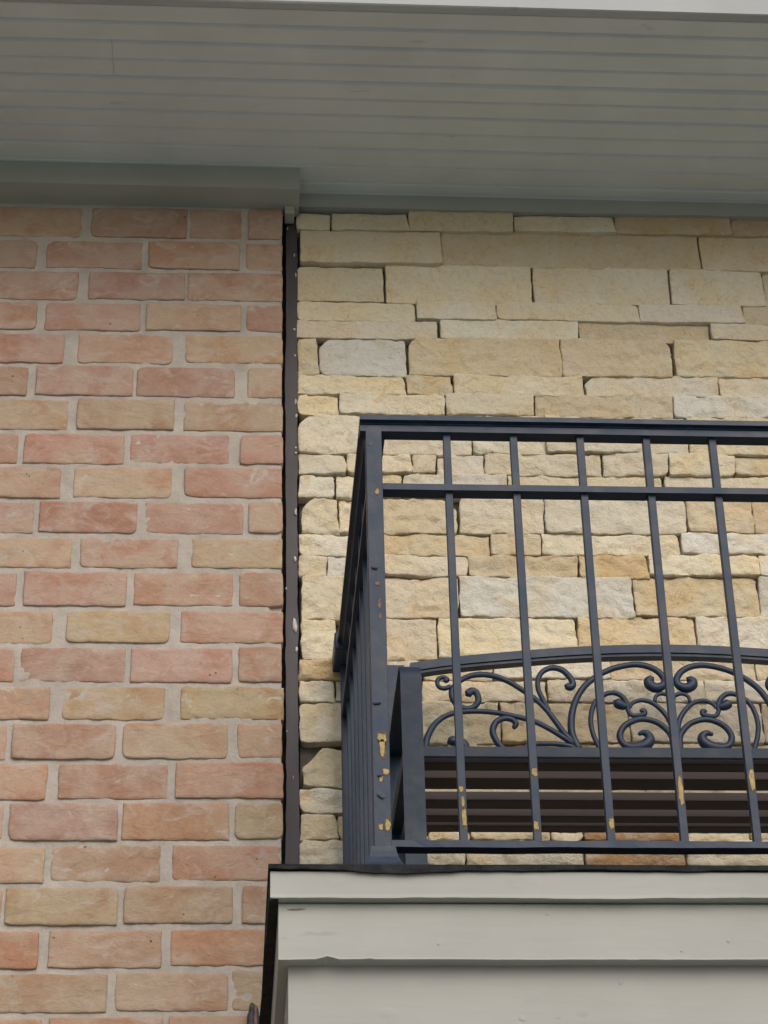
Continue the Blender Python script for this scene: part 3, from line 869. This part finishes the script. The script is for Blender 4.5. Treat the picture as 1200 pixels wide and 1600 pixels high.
# ------------------------------------------------------------------ bench
YK = -0.110          # plane of the bench back
XC = at(1048, 1068, YK).x
bench = thing('garden_bench', 'dark iron bench with scrollwork back and wooden slat seat on the balcony', 'bench', (XC, -0.25, ZD))
def tube(mb, pts, radii, seg=10, flat=1.0, cap=True):
    """tube along a path lying in an XZ plane"""
    n = len(pts); rings = []
    for i, p in enumerate(pts):
        a = pts[max(0, i-1)]; b = pts[min(n-1, i+1)]
        t = Vector((b[0]-a[0], 0, b[2]-a[2]))
        t = t.normalized() if t.length > 1e-9 else Vector((1, 0, 0))
        nrm = Vector((-t.z, 0, t.x)); r = radii[i]
        rings.append([mb.vert((p[0] + nrm.x*math.cos(q)*r, p[1] + math.sin(q)*r*flat, p[2] + nrm.z*math.cos(q)*r)) for q in [2*math.pi*k/seg for k in range(seg)]])
    for i in range(n - 1):
        for k in range(seg):
            mb.face((rings[i][k], rings[i+1][k], rings[i+1][(k+1) % seg], rings[i][(k+1) % seg]), True)
    if cap:
        for ring, i, s in ((rings[0], 0, -1), (rings[-1], n-1, 1)):
            a = pts[1] if i == 0 else pts[-2]; p = pts[i]
            t = Vector((p[0]-a[0], 0, p[2]-a[2])).normalized() * radii[i] * 0.75
            tip = mb.vert((p[0]+t.x, p[1], p[2]+t.z))
            for k in range(seg):
                f = (ring[(k+1) % seg], ring[k], tip) if s < 0 else (ring[k], ring[(k+1) % seg], tip)
                mb.face(f[::-1], True)
def smooth_path(P, per=6):
    out = []
    n = len(P)
    for i in range(n - 1):
        p0 = P[max(0, i-1)]; p1 = P[i]; p2 = P[i+1]; p3 = P[min(n-1, i+2)]
        for j in range(per):
            t = j / per
            out.append(tuple(0.5*((2*b) + (-a+c)*t + (2*a-5*b+4*c-d)*t*t + (-a+3*b-3*c+d)*t**3) for a, b, c, d in zip(p0, p1, p2, p3)))
    out.append(P[-1]); return out
Z1 = lambda L: [(640 + x/5.4545, 1000 + y/5.4545, r) for x, y, r in L]
Z2 = lambda L: [(820 + x/5.4545, 1000 + y/5.4545, r) for x, y, r in L]
Z3 = lambda L: [(980 + x/5.4545, 1000 + y/5.4545, r) for x, y, r in L]
SCROLLS = [
 Z1([(495,462,6.5),(530,435,6),(572,455,5.2),(585,520,5),(550,568,4.6),(490,585,4.6),(415,562,4.8),(368,500,4.8),(362,425,4.5),(420,358,4.2),(500,312,4.4),(600,294,4.8),(720,308,4.6),(850,358,4.4),(980,440,4.2)]) + Z2([(80,495,4.2),(180,590,4.3),(270,705,4.6),(345,805,5),(430,890,5.5)]),
 Z1([(300,348,4.2),(322,338,4),(290,318,3.6),(250,330,3.5),(236,365,3.5),(252,400,3.6),(295,413,3.8),(350,398,4)]),
 Z1([(135,925,5.5),(150,835,5.2),(205,730,4.8),(290,657,4.4),(400,620,4.2),(550,607,4.2),(700,615,4.2),(850,640,4.2),(980,670,4.2),(1070,697,4.2)]) + Z2([(200,752,4.2),(330,830,4.5),(440,905,5)]),
 Z1([(800,930,5.2),(738,858,5.2),(708,775,5.2),(738,700,5),(810,668,4.6),(875,680,4.6),(906,715,4.8),(888,748,3.6)]),
 Z1([(480,940,6),(468,895,7),(420,868,7.5),(370,862,8),(345,868,7)]),
 Z1([(960,930,3.5),(1010,900,3.6),(1100,884,3.8)]) + Z2([(130,885,3.8),(250,885,4),(370,902,4.2),(460,930,4.6)]),
 Z2([(205,600,3.6),(150,500,4),(115,420,4),(112,340,4),(150,272,4.2),(232,238,4.6),(320,258,4.8),(385,320,5),(408,372,5.5),(390,402,6),(355,392,5.5)]),
 Z2([(460,930,6.5),(405,810,6),(396,680,5.6),(425,540,5.2),(492,415,5),(590,325,4.8),(690,268,4.8),(800,230,4.8),(930,210,4.8),(1045,225,5),(1135,270,5.2),(1187,335,5.5),(1180,385,6.5),(1120,408,8),(1068,385,8.5),(1055,350,7.5),(1085,328,5.5)]),
 Z2([(640,930,4.2),(582,800,4),(562,680,4),(585,560,4),(640,490,4),(720,452,4),(790,458,4.2),(845,500,4.2),(876,560,4),(882,605,3.6),(915,642,3.4),(975,642,3.6),(1018,632,4),(1018,603,4),(990,603,3.6)]),
 Z2([(872,565,5),(835,560,7),(800,545,8.2),(778,530,7.2)]),
 Z3([(25,575,2.6),(40,545,3),(80,522,3.4),(140,514,3.6),(220,540,3.8),(300,605,4),(360,690,4.2),(392,790,4.4),(405,930,5)]),
 Z3([(400,935,5.5),(378,820,5),(305,735,4.8),(225,692,4.6),(130,674,4.6),(45,692,4.8),(-25,735,5),(-62,805,5.2),(-45,870,5.4),(0,905,6),(70,915,7.5),(150,898,9),(190,855,8.5),(180,812,6.5),(140,790,4.8),(100,802,3)]),
 Z3([(235,525,3),(245,480,3),(290,457,3.2),(350,470,3.6),(400,500,4)]),
]
def to3(L, mirror):
    out = []
    for px, py, r in L:
        p = at(px, py, YK)
        x = 2*XC - p.x if mirror else p.x
        out.append((x, YK, p.z, r * 0.00121))
    return out
for L in SCROLLS:
    for mirror in (False, True):
        P = smooth_path(to3(L, mirror))
        mb = MB(); tube(mb, [q[:3] for q in P], [q[3] for q in P], seg=12, flat=0.85)
        mb.build('scroll', MAT['iron'], bench, origin=(P[0][0], YK, P[0][2]))
# arched top rail: flat bar with a thin bead below it
XBL = 0.2815                                   # outer face of the left end frame
XBRt = 2*XC - XBL
ARCH = [(640, 1040.5), (700, 1032), (760, 1026), (820, 1021), (880, 1016.5), (930, 1014), (985, 1012.3), (1042, 1012)]
ap = [at(px, py, YK) for px, py in ARCH]
half = [(p.x, p.z) for p in ap]
full = half + [(2*XC - x, z) for x, z in reversed(half[:-1])]
full = smooth_path(full, 4)
def arch(dz0, dz1, yf, yb):
    mb = MB(); rings = []
    for x, z in full:
        rings.append([mb.vert((x, yf, z+dz0)), mb.vert((x, yf, z+dz1)), mb.vert((x, yb, z+dz1)), mb.vert((x, yb, z+dz0))])
    for a, b in zip(rings[:-1], rings[1:]):
        for k in range(4): mb.face((a[k], a[(k+1) % 4], b[(k+1) % 4], b[k]))
    mb.face(rings[0][::-1]); mb.face(rings[-1]); return mb
arch(0.0, -0.0165, YK - 0.013, YK + 0.013).build('back_top_rail', MAT['iron'], bench)
arch(-0.0175, -0.0225, YK - 0.010, YK + 0.010).build('back_bead', MAT['iron'], bench)
# end frames: ribbon of flat iron - front leg, arm, rear upright
ZSEAT = 3.1345
YFR = -0.455
def ribbon(pathyz, x0, x1, t):
    mb = MB(); n = len(pathyz); R_ = []
    for i, (y, z) in enumerate(pathyz):
        a = pathyz[max(0, i-1)]; b = pathyz[min(n-1, i+1)]
        d = Vector((b[0]-a[0], b[1]-a[1])).normalized(); nn = Vector((-d.y, d.x))
        R_.append([mb.vert((x0, y + nn.x*t/2, z + nn.y*t/2)), mb.vert((x1, y + nn.x*t/2, z + nn.y*t/2)), mb.vert((x1, y - nn.x*t/2, z - nn.y*t/2)), mb.vert((x0, y - nn.x*t/2, z - nn.y*t/2))])
    for a, b in zip(R_[:-1], R_[1:]):
        for k in range(4): mb.face((a[k], a[(k+1) % 4], b[(k+1) % 4], b[k]))
    mb.face(R_[0][::-1]); mb.face(R_[-1]); return mb
ZARM = 3.293
rr_ = 0.035
leg_path = [(YFR, ZD + 0.002), (YFR, ZD + 0.1), (YFR + 0.004, ZD + 0.25), (YFR + 0.004, ZARM - 0.2)] + [(YFR + 0.004 + rr_*(1-math.cos(a)), ZARM - rr_ + rr_*math.sin(a)) for a in [math.pi/2*k/12 for k in range(13)]] + [(-0.30, ZARM - 0.002), (-0.20, ZARM - 0.012), (YK - 0.004, ZARM - 0.018)]
for side in (0, 1):
    x0, x1 = (XBL - 0.004, XBL + 0.031) if side == 0 else (XBRt - 0.031, XBRt + 0.004)
    ribbon(leg_path, x0, x1, 0.006).build('arm_and_front_leg', MAT['iron'], bench, origin=((x0+x1)/2, YFR, ZD))
    up = [(YK + 0.0, ZD + 0.002), (YK, ZD + 0.3), (YK, 3.40), (YK, full[0][1] - 0.001)]
    ribbon(up, x0 + 0.002, x1 + 0.001, 0.010).build('back_upright', MAT['iron'], bench, origin=((x0+x1)/2, YK, ZD))
    part_box('seat_side_rail', bench, x0 + 0.004, x1 - 0.012, YFR + 0.012, YK - 0.006, ZSEAT - 0.012, ZSEAT + 0.016, bev=0.001)
xa, xz = XBL + 0.031, XBRt - 0.031
part_box('seat_front_rail', bench, xa, xz, -0.4150, -0.4070, ZSEAT + 0.001, ZSEAT + 0.0205, bev=0.0015)
part_box('seat_back_rail', bench, xa, xz, -0.0990, -0.0930, ZSEAT + 0.0005, ZSEAT + 0.020, bev=0.0015)
for (y0, y1, th) in [(-0.391, -0.360, 0.0120), (-0.330, -0.283, 0.0165), (-0.239, -0.199, 0.0160), (-0.169, -0.139, 0.0150), (-0.123, -0.100, 0.0120)]:
    part_box('seat_slat', bench, xa - 0.004, xz + 0.004, y0, y1, ZSEAT, ZSEAT + th, bev=0.0012, mat='slat')

# ------------------------------------------------------------------ small corroded fitting on the brick below the balcony corner
q = at(396, 1590, YB - 0.02)
fit = thing('wall_fitting', 'small corroded dark metal fitting on the bricks beside the balcony corner', 'fitting', (q.x, YB - 0.002, q.z - 0.07))
mb = MB()
bm = bmesh.new(); bmesh.ops.create_icosphere(bm, subdivisions=4, radius=1.0)
for v in bm.verts:
    d = v.co.copy()
    k_ = 1 + 0.16 * noise.noise(d * 2.3) + 0.10 * noise.noise(d * 6)
    e_ = Vector((math.copysign(abs(d.x) ** 0.55, d.x), math.copysign(abs(d.y) ** 0.55, d.y), math.copysign(abs(d.z) ** 0.7, d.z))) * k_
    v.co = Vector((q.x + e_.x * 0.011, YB - 0.014 + e_.y * 0.015, q.z - 0.022 + e_.z * 0.044))
bm.verts.index_update()
for v in bm.verts: mb.vert(v.co)
for f in bm.faces: mb.face([v.index for v in f.verts], True)
bm.free()
mb.build('housing', MAT['bracket'], fit)
mb = MB(); box(mb, q.x + 0.001, q.x + 0.006, YB - 0.0325, YB - 0.028, q.z - 0.016, q.z + 0.018, 0.001)
mb.build('cover_strip', MAT['bracket_red'], fit)
mb = MB(); box(mb, q.x - 0.012, q.x + 0.002, YB - 0.038, YB - 0.026, q.z - 0.030, q.z - 0.012, 0.005)
mb.build('bolt_head', MAT['bracket'], fit)

# paint-filled nail heads and a knot or two on the balcony boards
for (px, py, yf, rad) in [(855, 1428, -0.885, 0.005), (1138, 1470, -0.885, 0.004), (685, 1475, -0.885, 0.004), (970, 1535, -0.859, 0.006), (816, 1592, -0.859, 0.006), (1065, 1486, -0.885, 0.003)]:
    c = at(px, py, yf); mb = MB(); ctr = mb.vert((c.x, c.y - 0.0004, c.z)); r1 = []; r2 = []
    for k in range(12):
        a = 2*math.pi*k/12; q_ = rad*random.uniform(0.75, 1.2)
        r1.append(mb.vert((c.x + 0.6*q_*math.cos(a), c.y - 0.0007, c.z + 0.6*q_*math.sin(a)))); r2.append(mb.vert((c.x + q_*math.cos(a), c.y + 0.0012, c.z + q_*math.sin(a))))
    for k in range(12):
        mb.face((ctr, r1[k], r1[(k+1) % 12]), True); mb.face((r1[k], r2[k], r2[(k+1) % 12], r1[(k+1) % 12]), True)
    mb.build('nail_head', MAT['trim'], balc, origin=c)

# splits in the paint of the upper fascia board: shallow dark slivers
for (px, py, w, h, an) in [(463, 1421, 24, 2.4, 0.05)]:
    c = at(px, py, -0.885); mb = MB(); n = 10; f = []; b = []
    for k in range(n):
        a = 2*math.pi*k/n; x = 0.5*w*0.00104*math.cos(a); z = 0.5*h*0.0011*math.sin(a)*random.uniform(0.6, 1.2)
        x, z = x*math.cos(an) - z*math.sin(an), x*math.sin(an) + z*math.cos(an)
        f.append(mb.vert((c.x + x, -0.8862, c.z + z))); b.append(mb.vert((c.x + x, -0.8835, c.z + z)))
    mb.face(f)
    for k in range(n): mb.face((f[k], b[k], b[(k+1) % n], f[(k+1) % n]))
    mb.build('paint_split', MAT['bare_wood'], balc, origin=c)
